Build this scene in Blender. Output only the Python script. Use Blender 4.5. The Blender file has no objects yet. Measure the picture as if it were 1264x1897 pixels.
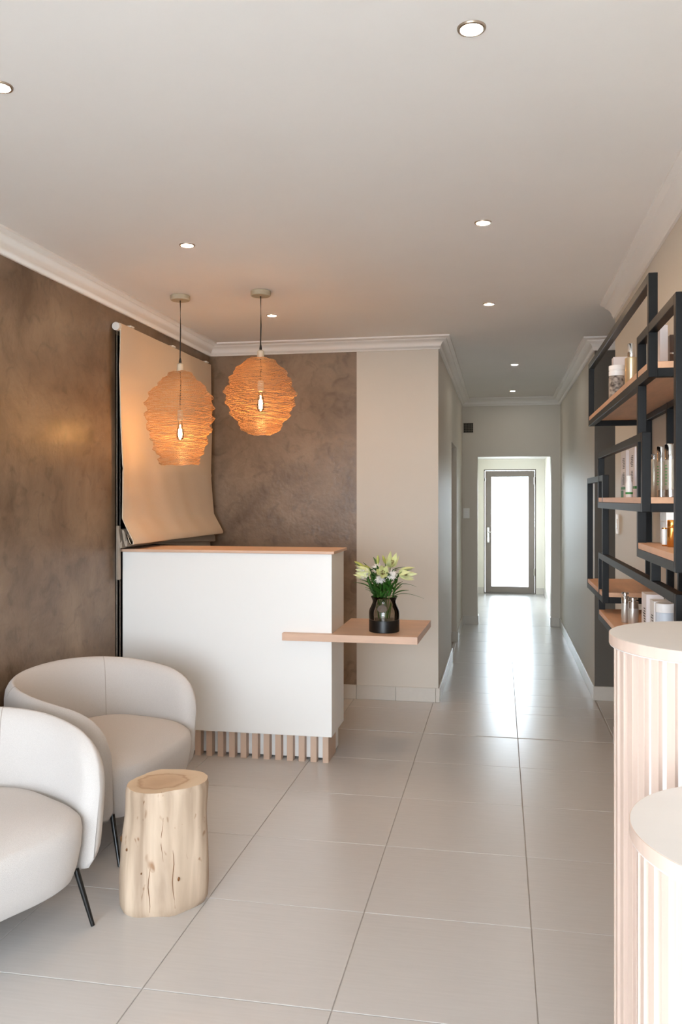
import bpy, bmesh, math, random
from mathutils import Vector, Matrix, noise as mnoise

random.seed(7)
PI = math.pi
scene = bpy.context.scene
COL = scene.collection

# ------------------------------------------------------------------ camera
CAM_H = 1.52
FPX = 1550.0
YAW = math.atan((927.5 - 632.0) / FPX)
cam_data = bpy.data.cameras.new('camera')
cam_data.sensor_fit = 'AUTO'
cam_data.sensor_width = 36.0
cam_data.lens = FPX / 1897.0 * 36.0
cam_data.shift_y = -(948.5 - 924.0) / 1897.0
cam_data.clip_start = 0.05
cam_data.clip_end = 200
cam = bpy.data.objects.new('camera', cam_data)
cam.location = (0, 0, CAM_H)
cam.rotation_euler = (PI / 2, 0, YAW)
COL.objects.link(cam)
scene.camera = cam

# ------------------------------------------------------------------ world, exposure
SKY = 10.4
world = bpy.data.worlds.new('overcast_sky')
scene.world = world
world.use_nodes = True
bg = world.node_tree.nodes['Background']
bg.inputs['Color'].default_value = (0.84, 0.95, 1.06, 1)
bg.inputs['Strength'].default_value = SKY

scene.view_settings.view_transform = 'Standard'
scene.view_settings.look = 'None'
scene.view_settings.gamma = 1.0
scene.view_settings.use_curve_mapping = False
scene.view_settings.exposure = 0.8

sun_data = bpy.data.lights.new('sun', 'SUN')
sun_data.energy = 8.0
sun_data.angle = 0.01
sun_data.color = (1.0, 0.98, 0.95)
sun = bpy.data.objects.new('sun', sun_data)
sun.rotation_euler = (math.radians(-27), 0, math.radians(12))   # high sun behind the building
COL.objects.link(sun)

cy = scene.cycles
cy.use_denoising = True
cy.use_adaptive_sampling = True
cy.adaptive_threshold = 0.03
cy.max_bounces = 8
cy.diffuse_bounces = 5
cy.glossy_bounces = 4
cy.transmission_bounces = 8
cy.transparent_max_bounces = 16
cy.sample_clamp_indirect = 6.0
cy.caustics_reflective = False
cy.caustics_refractive = False


def portal(name, loc, rot, sx, sy):
    l = bpy.data.lights.new(name, 'AREA')
    l.shape = 'RECTANGLE'
    l.size, l.size_y = sx, sy
    l.cycles.is_portal = True
    o = bpy.data.objects.new(name, l)
    o.location, o.rotation_euler = loc, rot
    COL.objects.link(o)


# the sky enters by the shopfront behind the camera and by the glazed door at the far end
portal('daylight_shopfront', (-0.78, -1.62, 1.20), (PI / 2, 0, 0), 2.70, 2.20)
portal('daylight_far_door', (0.148, 13.80, 1.05), (PI / 2, 0, PI), 0.75, 1.90)

portal('daylight_added_opening', (-0.55, 12.6, 1.45), (PI / 2, 0, -PI / 2), 0.6, 0.9)  # sky through an unseen side opening, added to brighten the vestibule

# ------------------------------------------------------------------ colour and materials


def lin(r, g=None, b=None):
    if g is None:
        r, g, b = r
    f = lambda v: (v / 255 / 12.92) if v <= 10.31 else ((v / 255 + 0.055) / 1.055) ** 2.4
    return (f(r), f(g), f(b), 1.0)


MATS = {}


def new_mat(name):
    m = bpy.data.materials.new(name)
    m.use_nodes = True
    nt = m.node_tree
    b = nt.nodes['Principled BSDF']
    MATS[name] = m
    return m, nt, b


def mat(name, rgb, rough=0.5, metal=0.0, spec=0.5, var=0.0, scale=(8, 8, 8), detail=4.0,
        bump=0.0, bump_scale=None, rgb2=None, sheen=0.0, coat=0.0, rough_var=0.0):
    m, nt, b = new_mat(name)
    b.inputs['Base Color'].default_value = lin(rgb)
    b.inputs['Roughness'].default_value = rough
    b.inputs['Metallic'].default_value = metal
    b.inputs['Specular IOR Level'].default_value = spec
    if sheen:
        b.inputs['Sheen Weight'].default_value = sheen
        b.inputs['Sheen Roughness'].default_value = 0.5
    if coat:
        b.inputs['Coat Weight'].default_value = coat
    tc = nt.nodes.new('ShaderNodeTexCoord')
    mp = nt.nodes.new('ShaderNodeMapping')
    mp.inputs['Scale'].default_value = scale
    nt.links.new(tc.outputs['Object'], mp.inputs['Vector'])
    nz = nt.nodes.new('ShaderNodeTexNoise')
    nz.inputs['Scale'].default_value = 1.0
    nz.inputs['Detail'].default_value = detail
    nz.inputs['Roughness'].default_value = 0.6
    nt.links.new(mp.outputs['Vector'], nz.inputs['Vector'])
    if var or rgb2:
        cr = nt.nodes.new('ShaderNodeValToRGB')
        c = lin(rgb)
        if rgb2:
            c2 = lin(rgb2)
        else:
            c2 = tuple(v * (1 + var) for v in c[:3]) + (1,)
            c = tuple(v * (1 - var) for v in c[:3]) + (1,)
        cr.color_ramp.elements[0].position = 0.3
        cr.color_ramp.elements[0].color = c
        cr.color_ramp.elements[1].position = 0.7
        cr.color_ramp.elements[1].color = c2
        nt.links.new(nz.outputs['Fac'], cr.inputs['Fac'])
        nt.links.new(cr.outputs['Color'], b.inputs['Base Color'])
    if rough_var:
        mr = nt.nodes.new('ShaderNodeMapRange')
        mr.inputs['To Min'].default_value = rough - rough_var
        mr.inputs['To Max'].default_value = rough + rough_var
        nt.links.new(nz.outputs['Fac'], mr.inputs['Value'])
        nt.links.new(mr.outputs['Result'], b.inputs['Roughness'])
    if bump:
        src = nz
        if bump_scale:
            mp2 = nt.nodes.new('ShaderNodeMapping')
            mp2.inputs['Scale'].default_value = bump_scale
            nt.links.new(tc.outputs['Object'], mp2.inputs['Vector'])
            src = nt.nodes.new('ShaderNodeTexNoise')
            src.inputs['Scale'].default_value = 1.0
            src.inputs['Detail'].default_value = 3.0
            nt.links.new(mp2.outputs['Vector'], src.inputs['Vector'])
        bp = nt.nodes.new('ShaderNodeBump')
        bp.inputs['Strength'].default_value = bump
        bp.inputs['Distance'].default_value = 0.01
        nt.links.new(src.outputs['Fac'], bp.inputs['Height'])
        nt.links.new(bp.outputs['Normal'], b.inputs['Normal'])
    return m


def emit(name, rgb, strength):
    m, nt, b = new_mat(name)
    b.inputs['Base Color'].default_value = (1, 1, 1, 1)
    b.inputs['Emission Color'].default_value = lin(rgb)
    b.inputs['Emission Strength'].default_value = strength
    return m


def glass_thin(name, tint, gloss=0.08, rough=0.02):
    m, nt, b = new_mat(name)
    nt.nodes.remove(b)
    out = nt.nodes['Material Output']
    tr = nt.nodes.new('ShaderNodeBsdfTransparent')
    tr.inputs['Color'].default_value = tint
    gl = nt.nodes.new('ShaderNodeBsdfGlossy')
    gl.inputs['Roughness'].default_value = rough
    fr = nt.nodes.new('ShaderNodeFresnel')
    fr.inputs['IOR'].default_value = 1.45
    mx = nt.nodes.new('ShaderNodeMixShader')
    nt.links.new(fr.outputs['Fac'], mx.inputs['Fac'])
    nt.links.new(tr.outputs['BSDF'], mx.inputs[1])
    nt.links.new(gl.outputs['BSDF'], mx.inputs[2])
    nt.links.new(mx.outputs['Shader'], out.inputs['Surface'])
    return m


def plaster_mat():
    """Hand-trowelled taupe plaster with cloudy tone changes and a slight polish."""
    m, nt, b = new_mat('plaster')
    tc = nt.nodes.new('ShaderNodeTexCoord')
    n1 = nt.nodes.new('ShaderNodeTexNoise')
    n1.inputs['Scale'].default_value = 2.3
    n1.inputs['Detail'].default_value = 6
    n1.inputs['Roughness'].default_value = 0.62
    n1.inputs['Distortion'].default_value = 0.5
    n2 = nt.nodes.new('ShaderNodeTexNoise')
    n2.inputs['Scale'].default_value = 9
    n2.inputs['Detail'].default_value = 5
    n2.inputs['Distortion'].default_value = 1.2
    n3 = nt.nodes.new('ShaderNodeTexNoise')
    n3.inputs['Scale'].default_value = 26
    n3.inputs['Detail'].default_value = 3
    for n in (n1, n2, n3):
        nt.links.new(tc.outputs['Object'], n.inputs['Vector'])
    cr = nt.nodes.new('ShaderNodeValToRGB')
    e = cr.color_ramp.elements
    e[0].position, e[0].color = 0.30, lin(98, 78, 60)
    e[1].position, e[1].color = 0.72, lin(152, 130, 108)
    nt.links.new(n1.outputs['Fac'], cr.inputs['Fac'])
    cr2 = nt.nodes.new('ShaderNodeValToRGB')
    e = cr2.color_ramp.elements
    e[0].position, e[0].color = 0.27, (0.62, 0.59, 0.55, 1)
    e[1].position, e[1].color = 0.46, (1, 1, 1, 1)
    nt.links.new(n2.outputs['Fac'], cr2.inputs['Fac'])
    mx = nt.nodes.new('ShaderNodeMix')
    mx.data_type = 'RGBA'
    mx.blend_type = 'MULTIPLY'
    mx.inputs['Factor'].default_value = 0.8
    nt.links.new(cr.outputs['Color'], mx.inputs[6])
    nt.links.new(cr2.outputs['Color'], mx.inputs[7])
    nt.links.new(mx.outputs[2], b.inputs['Base Color'])
    mr = nt.nodes.new('ShaderNodeMapRange')
    mr.inputs['To Min'].default_value = 0.26
    mr.inputs['To Max'].default_value = 0.5
    nt.links.new(n2.outputs['Fac'], mr.inputs['Value'])
    nt.links.new(mr.outputs['Result'], b.inputs['Roughness'])
    bp = nt.nodes.new('ShaderNodeBump')
    bp.inputs['Strength'].default_value = 0.22
    bp.inputs['Distance'].default_value = 0.01
    nt.links.new(n3.outputs['Fac'], bp.inputs['Height'])
    nt.links.new(bp.outputs['Normal'], b.inputs['Normal'])
    return m


def log_mat():
    """Debarked pale log: long grain, grey and honey streaks, a few knots."""
    m, nt, b = new_mat('log')
    tc = nt.nodes.new('ShaderNodeTexCoord')
    mp = nt.nodes.new('ShaderNodeMapping')
    mp.inputs['Scale'].default_value = (16, 16, 1.6)
    nt.links.new(tc.outputs['Object'], mp.inputs['Vector'])
    n1 = nt.nodes.new('ShaderNodeTexNoise')
    n1.inputs['Detail'].default_value = 6
    n1.inputs['Scale'].default_value = 1
    n1.inputs['Distortion'].default_value = 0.6
    nt.links.new(mp.outputs['Vector'], n1.inputs['Vector'])
    cr = nt.nodes.new('ShaderNodeValToRGB')
    e = cr.color_ramp.elements
    e[0].position, e[0].color = 0.28, lin(152, 129, 107)
    e[1].position, e[1].color = 0.66, lin(205, 183, 160)
    nt.links.new(n1.outputs['Fac'], cr.inputs['Fac'])
    n2 = nt.nodes.new('ShaderNodeTexNoise')
    n2.inputs['Scale'].default_value = 13
    n2.inputs['Detail'].default_value = 2
    n2.inputs['Distortion'].default_value = 1.5
    mp2 = nt.nodes.new('ShaderNodeMapping')
    mp2.inputs['Scale'].default_value = (1.3, 1.3, 0.6)
    nt.links.new(tc.outputs['Object'], mp2.inputs['Vector'])
    nt.links.new(mp2.outputs['Vector'], n2.inputs['Vector'])
    cr2 = nt.nodes.new('ShaderNodeValToRGB')
    e = cr2.color_ramp.elements
    e[0].position, e[0].color = 0.27, (0.52, 0.36, 0.24, 1)
    e[1].position, e[1].color = 0.33, (1, 1, 1, 1)
    nt.links.new(n2.outputs['Fac'], cr2.inputs['Fac'])
    mx = nt.nodes.new('ShaderNodeMix')
    mx.data_type = 'RGBA'
    mx.blend_type = 'MULTIPLY'
    mx.inputs['Factor'].default_value = 0.9
    nt.links.new(cr.outputs['Color'], mx.inputs[6])
    nt.links.new(cr2.outputs['Color'], mx.inputs[7])
    nt.links.new(mx.outputs[2], b.inputs['Base Color'])
    b.inputs['Roughness'].default_value = 0.62
    bp = nt.nodes.new('ShaderNodeBump')
    bp.inputs['Strength'].default_value = 0.25
    bp.inputs['Distance'].default_value = 0.006
    nt.links.new(n1.outputs['Fac'], bp.inputs['Height'])
    nt.links.new(bp.outputs['Normal'], b.inputs['Normal'])
    return m


def log_top_mat():
    """Sawn end grain with faint rings and a brown heart."""
    m, nt, b = new_mat('log_top')
    tc = nt.nodes.new('ShaderNodeTexCoord')
    mp = nt.nodes.new('ShaderNodeMapping')
    mp.inputs['Location'].default_value = (0.01, -0.03, 0)
    nt.links.new(tc.outputs['Object'], mp.inputs['Vector'])
    gr = nt.nodes.new('ShaderNodeTexGradient')
    gr.gradient_type = 'SPHERICAL'
    mp.inputs['Scale'].default_value = (7.5, 9.5, 0.0)
    nz = nt.nodes.new('ShaderNodeTexNoise')
    nz.inputs['Scale'].default_value = 1.6
    nz.inputs['Detail'].default_value = 5
    nt.links.new(mp.outputs['Vector'], nz.inputs['Vector'])
    va = nt.nodes.new('ShaderNodeVectorMath')
    va.operation = 'MULTIPLY_ADD'
    va.inputs[1].default_value = (0.7, 0.7, 0)
    nt.links.new(nz.outputs['Color'], va.inputs[0])
    nt.links.new(mp.outputs['Vector'], va.inputs[2])
    sb = nt.nodes.new('ShaderNodeVectorMath')
    sb.operation = 'SUBTRACT'
    sb.inputs[1].default_value = (0.35, 0.35, 0)
    nt.links.new(va.outputs['Vector'], sb.inputs[0])
    nt.links.new(sb.outputs['Vector'], gr.inputs['Vector'])
    cr = nt.nodes.new('ShaderNodeValToRGB')
    e = cr.color_ramp.elements
    e[0].position, e[0].color = 0.0, lin(212, 190, 162)
    e[1].position, e[1].color = 0.75, lin(190, 160, 130)
    x = e.new(0.22); x.color = lin(206, 182, 152)
    x = e.new(0.30); x.color = lin(178, 146, 116)
    x = e.new(0.42); x.color = lin(200, 172, 142)
    nt.links.new(gr.outputs['Fac'], cr.inputs['Fac'])
    nt.links.new(cr.outputs['Color'], b.inputs['Base Color'])
    b.inputs['Roughness'].default_value = 0.6
    return m


mat('ceiling_paint', (241, 239, 236), 0.75, var=0.01, scale=(3, 3, 3))
mat('cornice_paint', (242, 239, 234), 0.6)
mat('wall_paint', (208, 201, 189), 0.5, var=0.012, scale=(2, 2, 2), bump=0.03, bump_scale=(40, 40, 6))
mat('shaded_plaster', (88, 83, 75), 0.6, var=0.04, scale=(4, 4, 4))  # dark plaster of the pier, darkened further for the side passage's shade
mat('vestibule_paint', (228, 224, 212), 0.5)
mat('skirting_tile', (204, 199, 190), 0.3, var=0.02, scale=(30, 30, 30))
mat('floor_tile', (199, 196, 193), 0.25, var=0.03, scale=(5, 90, 5), detail=5, rough_var=0.03)
mat('grout', (174, 168, 161), 0.8)
plaster_mat()
log_mat()
log_top_mat()
mat('white_board', (242, 241, 238), 0.32)
mat('oak', (214, 178, 152), 0.45, var=0.09, scale=(3, 26, 26), detail=5, bump=0.05)
mat('oak_upright', (206, 178, 156), 0.5, var=0.07, scale=(40, 40, 4), detail=5, bump=0.05)
mat('shelf_oak', (205, 160, 126), 0.45, var=0.12, scale=(26, 4, 26), detail=5)
mat('pale_wood', (210, 187, 172), 0.5, var=0.05, scale=(50, 50, 4), detail=5, bump=0.04)
mat('plinth_top', (222, 218, 214), 0.4, var=0.01, scale=(4, 30, 4))
mat('black_steel', (13, 13, 13), 0.42, metal=0.0, spec=0.22)
mat('black_frame', (14, 14, 14), 0.45)
mat('black_metal', (12, 12, 12), 0.3)
mat('fabric', (203, 198, 194), 0.9, var=0.05, scale=(420, 420, 420), detail=1, bump=0.25,
    bump_scale=(520, 520, 520), sheen=0.25)
mat('seam_thread', (170, 161, 153), 0.9)
mat('linen', (216, 198, 176), 0.9, var=0.05, scale=(60, 500, 500), detail=2, bump=0.12, bump_scale=(300, 300, 300))
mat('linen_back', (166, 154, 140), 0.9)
mat('white_plastic', (236, 235, 230), 0.35)
mat('chain', (190, 190, 186), 0.35, metal=0.6)
mat('canopy_paint', (190, 178, 152), 0.5)
mat('holder_plastic', (206, 196, 174), 0.5)
mat('cord', (20, 18, 17), 0.6)
mat('wire', (190, 144, 96), 0.45, metal=0.15)
mat('nickel', (180, 165, 150), 0.3, metal=0.9)
mat('door_alu', (120, 110, 101), 0.4)
mat('chrome', (225, 225, 225), 0.12, metal=1.0)
mat('satin_silver', (214, 212, 206), 0.28, metal=0.75)
mat('gold', (226, 160, 82), 0.16, metal=1.0)
mat('champagne', (206, 186, 150), 0.3, metal=0.6)
mat('white_gloss', (240, 238, 236), 0.25)
mat('box_white', (226, 218, 216), 0.5)
mat('box_beige', (206, 186, 166), 0.5)
mat('box_brown', (70, 46, 30), 0.35)
mat('print_dark', (70, 66, 64), 0.6)
mat('print_green', (40, 128, 50), 0.5)
mat('pale_blue', (200, 208, 218), 0.35)
mat('jar_pattern', (46, 38, 34), 0.4, rgb2=(176, 166, 156), scale=(60, 60, 60), detail=1.0)
mat('bottle_silver', (206, 198, 182), 0.25, metal=0.5)
mat('vase_black', (10, 10, 10), 0.35)
glass_thin('smoked_glass', (0.80, 0.77, 0.73, 1))
glass_thin('clear_glass', (0.96, 0.98, 0.98, 1))
mat('water', (60, 56, 50), 0.1)
mat('petal_lily', (226, 230, 172), 0.5, var=0.06, scale=(30, 30, 30))
mat('petal_white', (246, 243, 238), 0.5)
mat('bud_green', (176, 182, 96), 0.5, var=0.1, scale=(30, 30, 30))
mat('leaf', (46, 92, 30), 0.4, var=0.25, scale=(14, 14, 14))
mat('stem', (74, 122, 44), 0.5)
mat('stamen', (110, 70, 30), 0.7)
mat('medallion', (104, 98, 92), 0.25, metal=0.4)
mat('dark_glass', (8, 9, 10), 0.08)
mat('vent_bar', (128, 122, 110), 0.7)
mat('vent_dark', (18, 18, 16), 0.8)
mat('paving', (176, 176, 175), 0.9, var=0.05, scale=(3, 3, 3))
emit('bulb_glow', (255, 184, 106), 230.0)
emit('downlight_glow', (255, 216, 174), 300.0)
emit('corridor_glow', (255, 246, 232), 150.0)

# ------------------------------------------------------------------ mesh helpers


class MB:
    """Collects vertices and faces for one mesh."""

    def __init__(self):
        self.v, self.f = [], []

    def add(self, vs, fs):
        o = len(self.v)
        self.v += [tuple(p) for p in vs]
        self.f += [tuple(i + o for i in q) for q in fs]
        return self

    def box(self, x0, x1, y0, y1, z0, z1):
        vs = [(x, y, z) for z in (z0, z1) for y in (y0, y1) for x in (x0, x1)]
        return self.add(vs, [(0, 2, 3, 1), (4, 5, 7, 6), (0, 1, 5, 4), (2, 6, 7, 3), (0, 4, 6, 2), (1, 3, 7, 5)])

    def loops(self, rings, cap0=True, cap1=True, closed=False):
        """Skin a list of equally long vertex rings."""
        n = len(rings[0])
        vs = [p for r in rings for p in r]
        fs = []
        m = len(rings)
        for i in range(m if closed else m - 1):
            a, b = i * n, ((i + 1) % m) * n
            for j in range(n):
                k = (j + 1) % n
                fs.append((a + j, a + k, b + k, b + j))
        if not closed:
            if cap0:
                fs.append(tuple(reversed(range(n))))
            if cap1:
                fs.append(tuple((m - 1) * n + j for j in range(n)))
        return self.add(vs, fs)

    def lathe(self, prof, cx=0, cy=0, n=24, cap0=True, cap1=True):
        rings = []
        for r, z in prof:
            rings.append([(cx + r * math.cos(2 * PI * j / n), cy + r * math.sin(2 * PI * j / n), z) for j in range(n)])
        return self.loops(rings, cap0, cap1)

    def tube(self, pts, rad, n=8, closed=False):
        pts = [Vector(p) for p in pts]
        m = len(pts)
        rings = []
        up = Vector((0, 0, 1))
        for i, p in enumerate(pts):
            if closed:
                d = pts[(i + 1) % m] - pts[i - 1]
            else:
                d = pts[min(i + 1, m - 1)] - pts[max(i - 1, 0)]
            d.normalize()
            a = d.cross(up)
            if a.length < 1e-3:
                a = d.cross(Vector((1, 0, 0)))
            a.normalize()
            b = d.cross(a)
            r = rad[i] if isinstance(rad, (list, tuple)) else rad
            rings.append([p + (a * math.cos(2 * PI * j / n) + b * math.sin(2 * PI * j / n)) * r for j in range(n)])
        return self.loops(rings, True, True, closed)

    def build(self, name, material, parent=None, smooth=None, bevel=0.0, bevel_seg=2):
        me = bpy.data.meshes.new(name)
        me.from_pydata(self.v, [], self.f)
        me.validate()
        bm = bmesh.new()
        bm.from_mesh(me)
        bmesh.ops.recalc_face_normals(bm, faces=bm.faces)
        bm.to_mesh(me)
        bm.free()
        me.materials.append(MATS[material])
        if smooth is not None:
            me.polygons.foreach_set('use_smooth', [True] * len(me.polygons))
            me.set_sharp_from_angle(angle=math.radians(smooth))
        o = bpy.data.objects.new(name, me)
        COL.objects.link(o)
        if parent is not None:
            o.parent = parent
        if bevel:
            bv = o.modifiers.new('bevel', 'BEVEL')
            bv.width = bevel
            bv.segments = bevel_seg
            bv.limit_method = 'ANGLE'
        return o


def tag(o, label, cat, group=None):
    o['label'] = label
    o['category'] = cat
    if group:
        o['group'] = group
    return o


def struct(o, label=None):
    o['kind'] = 'structure'
    if label:
        o['label'] = label
    return o


def thing(name, label, cat, loc=(0, 0, 0), rz=0.0, group=None):
    o = bpy.data.objects.new(name, None)
    o.empty_display_size = 0.05
    COL.objects.link(o)
    o.location = loc
    o.rotation_euler = (0, 0, rz)
    return tag(o, label, cat, group)


def link_copy(src, parent, loc=None, rz=None):
    c = src.copy()
    COL.objects.link(c)
    c.parent = parent
    if loc is not None:
        c.location = loc
    if rz is not None:
        c.rotation_euler = (0, 0, rz)
    return c


# ------------------------------------------------------------------ room shell
CEIL = 2.73
XL, XR = -2.25, 0.70          # left and right walls
YB = 6.275                    # back wall of the reception
XCL, XCR = -0.456, 0.70       # corridor walls
YE = 10.243                   # corridor end wall
YP = 6.563                    # face of the pier right of the corridor
YRE = 5.42                    # end of the right wall
YF = -1.60                    # shopfront
YV = 13.62                    # far wall with glazed door
TH = 0.15
WY0, WY1, WZ0, WZ1 = 4.635, 6.12, 0.30, 2.50   # window in the left wall


def shell(name, m, boxes, label):
    mb = MB()
    for b in boxes:
        mb.box(*b)
    return struct(mb.build(name, m), label)


shell('wall_left', 'plaster', [
    (XL - TH, XL, YF, WY0, 0, CEIL), (XL - TH, XL, WY1, YB + TH, 0, CEIL),
    (XL - TH, XL, WY0, WY1, 0, WZ0), (XL - TH, XL, WY0, WY1, WZ1, CEIL)],
    'left wall of cloudy taupe plaster behind the armchairs')
shell('wall_back', 'plaster', [(XL, -1.075, YB, YB + TH, 0, CEIL)],
      'taupe plaster back wall behind the reception desk')
shell('wall_back_painted', 'wall_paint', [(-1.075, XCL, YB, YB + TH, 0, CEIL)],
      'beige painted strip of back wall beside the corridor')
DY0, DY1, DZ = 7.99, 8.97, 2.06
shell('wall_corridor_left', 'wall_paint', [
    (XCL - TH, XCL, YB + TH, DY0, 0, CEIL), (XCL - TH, XCL, DY1, YE, 0, CEIL),
    (XCL - TH, XCL, DY0, DY1, DZ, CEIL)], 'left wall of the corridor with a doorway')
shell('wall_corridor_right', 'wall_paint', [(XCR, XCR + TH, YP + 0.02, YE, 0, CEIL)],
      'right wall of the corridor')
shell('wall_pier', 'shaded_plaster', [(XCR, 1.9, YP, YP + 0.02, 0, CEIL)],
      'dark plaster face right of the corridor mouth, shade in its colour')
EX0, EX1, EZ = -0.272, 0.594, 2.027
shell('wall_corridor_end', 'wall_paint', [
    (XCL - TH, EX0, YE, YE + 0.2, 0, CEIL), (EX1, XCR + TH, YE, YE + 0.2, 0, CEIL),
    (EX0, EX1, YE, YE + 0.2, EZ, CEIL)], 'end wall of the corridor around the opening')
shell('wall_right', 'wall_paint', [(XR, XR + TH, YF, YRE, 0, CEIL)], 'beige right wall behind the shelf')
shell('wall_side_passage', 'wall_paint', [(1.9, 2.0, YRE - 0.2, YP + 0.02, 0, CEIL), (XR + TH, 1.9, YRE - 0.2, YRE - 0.1, 0, CEIL)],
      'walls of the side passage behind the shelf wall')
FX0, FX1, FZ0, FZ1 = -2.13, 0.57, 0.10, 2.30
shell('wall_front', 'wall_paint', [
    (XL, FX0, YF - TH, YF, 0, CEIL), (FX1, XR, YF - TH, YF, 0, CEIL),
    (FX0, FX1, YF - TH, YF, 0, FZ0), (FX0, FX1, YF - TH, YF, FZ1, CEIL)], 'shopfront wall around the large opening')
# vestibule beyond the corridor
VX0, VX1, VZ = -0.447, 0.684, 2.15
DX0, DX1, DTOP = -0.262, 0.556, 1.99
shell('wall_vestibule', 'vestibule_paint', [
    (VX0 - 0.1, VX0, YE + 0.2, 12.3, 0, VZ), (VX0 - 0.1, VX0, 12.9, YV, 0, VZ), (VX0 - 0.1, VX0, 12.3, 12.9, 0, 1.0), (VX0 - 0.1, VX0, 12.3, 12.9, 1.9, VZ), (VX1, VX1 + 0.1, YE + 0.2, YV, 0, VZ),  # gap in the left wall is added out of view for extra daylight
    (VX0 - 0.1, DX0, YV, YV + 0.16, 0, VZ), (DX1, VX1 + 0.1, YV, YV + 0.16, 0, VZ),
    (DX0, DX1, YV, YV + 0.16, DTOP, VZ)], 'pale walls of the vestibule around the glazed door')
shell('ceiling', 'ceiling_paint', [
    (XL - TH, XR + TH, YF - TH, YE + 0.2, CEIL, CEIL + 0.1), (XR + TH, 2.0, YRE - 0.2, YP + 0.02, CEIL, CEIL + 0.1)], 'pale ceiling')
shell('ceiling_vestibule', 'ceiling_paint', [(VX0 - 0.1, VX1 + 0.1, YE + 0.2, YV + 0.16, VZ, VZ + 0.08)], 'low white vestibule ceiling')

# floor: screed with a tile object for each tile
floor = shell('floor', 'grout', [
    (XL - TH, XR + TH, YF - TH, YB + TH, -0.10, -0.0035), (XCL - TH - 0.3, XR + TH, YB + TH, YV + 0.16, -0.10, -0.0035),
    (XR + TH, 2.0, YRE - 0.2, YP + 0.02, -0.10, -0.0035)], 'grey porcelain tile floor')
TILE, GX, GY = 0.6, 0.108, 3.035
tile_cache = {}
GAP = 0.0016


def put_tile(x0, x1, y0, y1):
    if x1 - x0 < 0.03 or y1 - y0 < 0.03:
        return
    w, d = round(x1 - x0, 4), round(y1 - y0, 4)
    key = (w, d)
    if key not in tile_cache:
        mb = MB()
        a, b, e = w / 2 - GAP, d / 2 - GAP, 0.0012
        lo = [(-a, -b, -0.009), (a, -b, -0.009), (a, b, -0.009), (-a, b, -0.009)]
        mi = [(x, y, -e) for x, y, z in lo]
        hi = [(x - math.copysign(e, x), y - math.copysign(e, y), 0) for x, y, z in lo]
        mb.loops([lo, mi, hi])
        o = mb.build('tile', 'floor_tile', floor)
        tile_cache[key] = o
    else:
        o = link_copy(tile_cache[key], floor)
    o.location = ((x0 + x1) / 2, (y0 + y1) / 2, 0)


def tile_area(x0, x1, y0, y1):
    i0 = math.floor((x0 - GX) / TILE)
    i1 = math.ceil((x1 - GX) / TILE)
    j0 = math.floor((y0 - GY) / TILE)
    j1 = math.ceil((y1 - GY) / TILE)
    for i in range(i0, i1):
        for j in range(j0, j1):
            put_tile(max(x0, GX + i * TILE), min(x1, GX + (i + 1) * TILE),
                     max(y0, GY + j * TILE), min(y1, GY + (j + 1) * TILE))


tile_area(XL, XR, YF, YRE)
tile_area(XL, XR + 0.001, YRE, YB)
tile_area(XR, 1.9, YRE, YP)
tile_area(XCL, XCR, YB, YE)
tile_area(XCL - TH, XCL, DY0, DY1)
tile_area(EX0, EX1, YE, YE + 0.2)
tile_area(VX0, VX1, YE + 0.2, YV)

ground = MB().box(-30, 30, -40, 50, -0.3, -0.12).build('ground', 'paving')
struct(ground, 'pale paving outside the building')

# ------------------------------------------------------------------ cornices (mitred sweeps)
CPROF = [(0.0, -0.092), (0.012, -0.092), (0.014, -0.080), (0.020, -0.076), (0.022, -0.064), (0.030, -0.050),
         (0.044, -0.036), (0.060, -0.028), (0.063, -0.020), (0.080, -0.014), (0.088, -0.010), (0.090, 0.0), (0.0, 0.0)]


def cornice(name, path, label):
    """path: points on the wall line, the room lies on the right-hand side of the walking direction."""
    pts = [Vector((p[0], p[1])) for p in path]
    n = len(pts)
    nrm = []
    for i in range(n - 1):
        d = (pts[i + 1] - pts[i]).normalized()
        nrm.append(Vector((d.y, -d.x)))
    rings = []
    for i, p in enumerate(pts):
        if i == 0:
            m = nrm[0]
        elif i == n - 1:
            m = nrm[-1]
        else:
            m = nrm[i - 1] + nrm[i]
            m = m / (1 + nrm[i - 1].dot(nrm[i]))
        rings.append([(p.x + m.x * u, p.y + m.y * u, CEIL + w) for u, w in CPROF])
    o = MB().loops(rings).build(name, 'cornice_paint', smooth=50)
    return struct(o, label)


cornice('trim_1', [(XL, YF), (XL, YB), (XCL, YB), (XCL, YE), (XCR, YE), (XCR, YP), (1.9, YP)],
        'white stepped cornice round the reception and corridor')
cornice('trim_2', [(XR, YRE), (XR, YF)], 'white stepped cornice above the shelf wall')

# ------------------------------------------------------------------ skirting of tile pieces
SK_H, SK_T = 0.106, 0.012


def skirting(name, runs, label, piece=0.30, start=0.0):
    root = bpy.data.objects.new(name, None)
    root.empty_display_size = 0.05
    COL.objects.link(root)
    struct(root, label)
    for (x0, y0, x1, y1) in runs:
        a, b = Vector((x0, y0)), Vector((x1, y1))
        L = (b - a).length
        d = (b - a) / L
        nr = Vector((d.y, -d.x))
        s = 0.0
        first = True
        while s < L - 1e-4:
            e = min(L, s + (start if (first and start) else piece))
            first = False
            p, q = a + d * (s + 0.0012), a + d * (e - 0.0012)
            lo = [(p.x, p.y, 0.0005), (q.x, q.y, 0.0005), (q.x + nr.x * SK_T, q.y + nr.y * SK_T, 0.0005),
                  (p.x + nr.x * SK_T, p.y + nr.y * SK_T, 0.0005)]
            hi = [(x, y, SK_H) for x, y, z in lo]
            MB().loops([lo, hi]).build('skirting_tile', 'skirting_tile', root, bevel=0.0015)
            s = e
    return root


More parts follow.
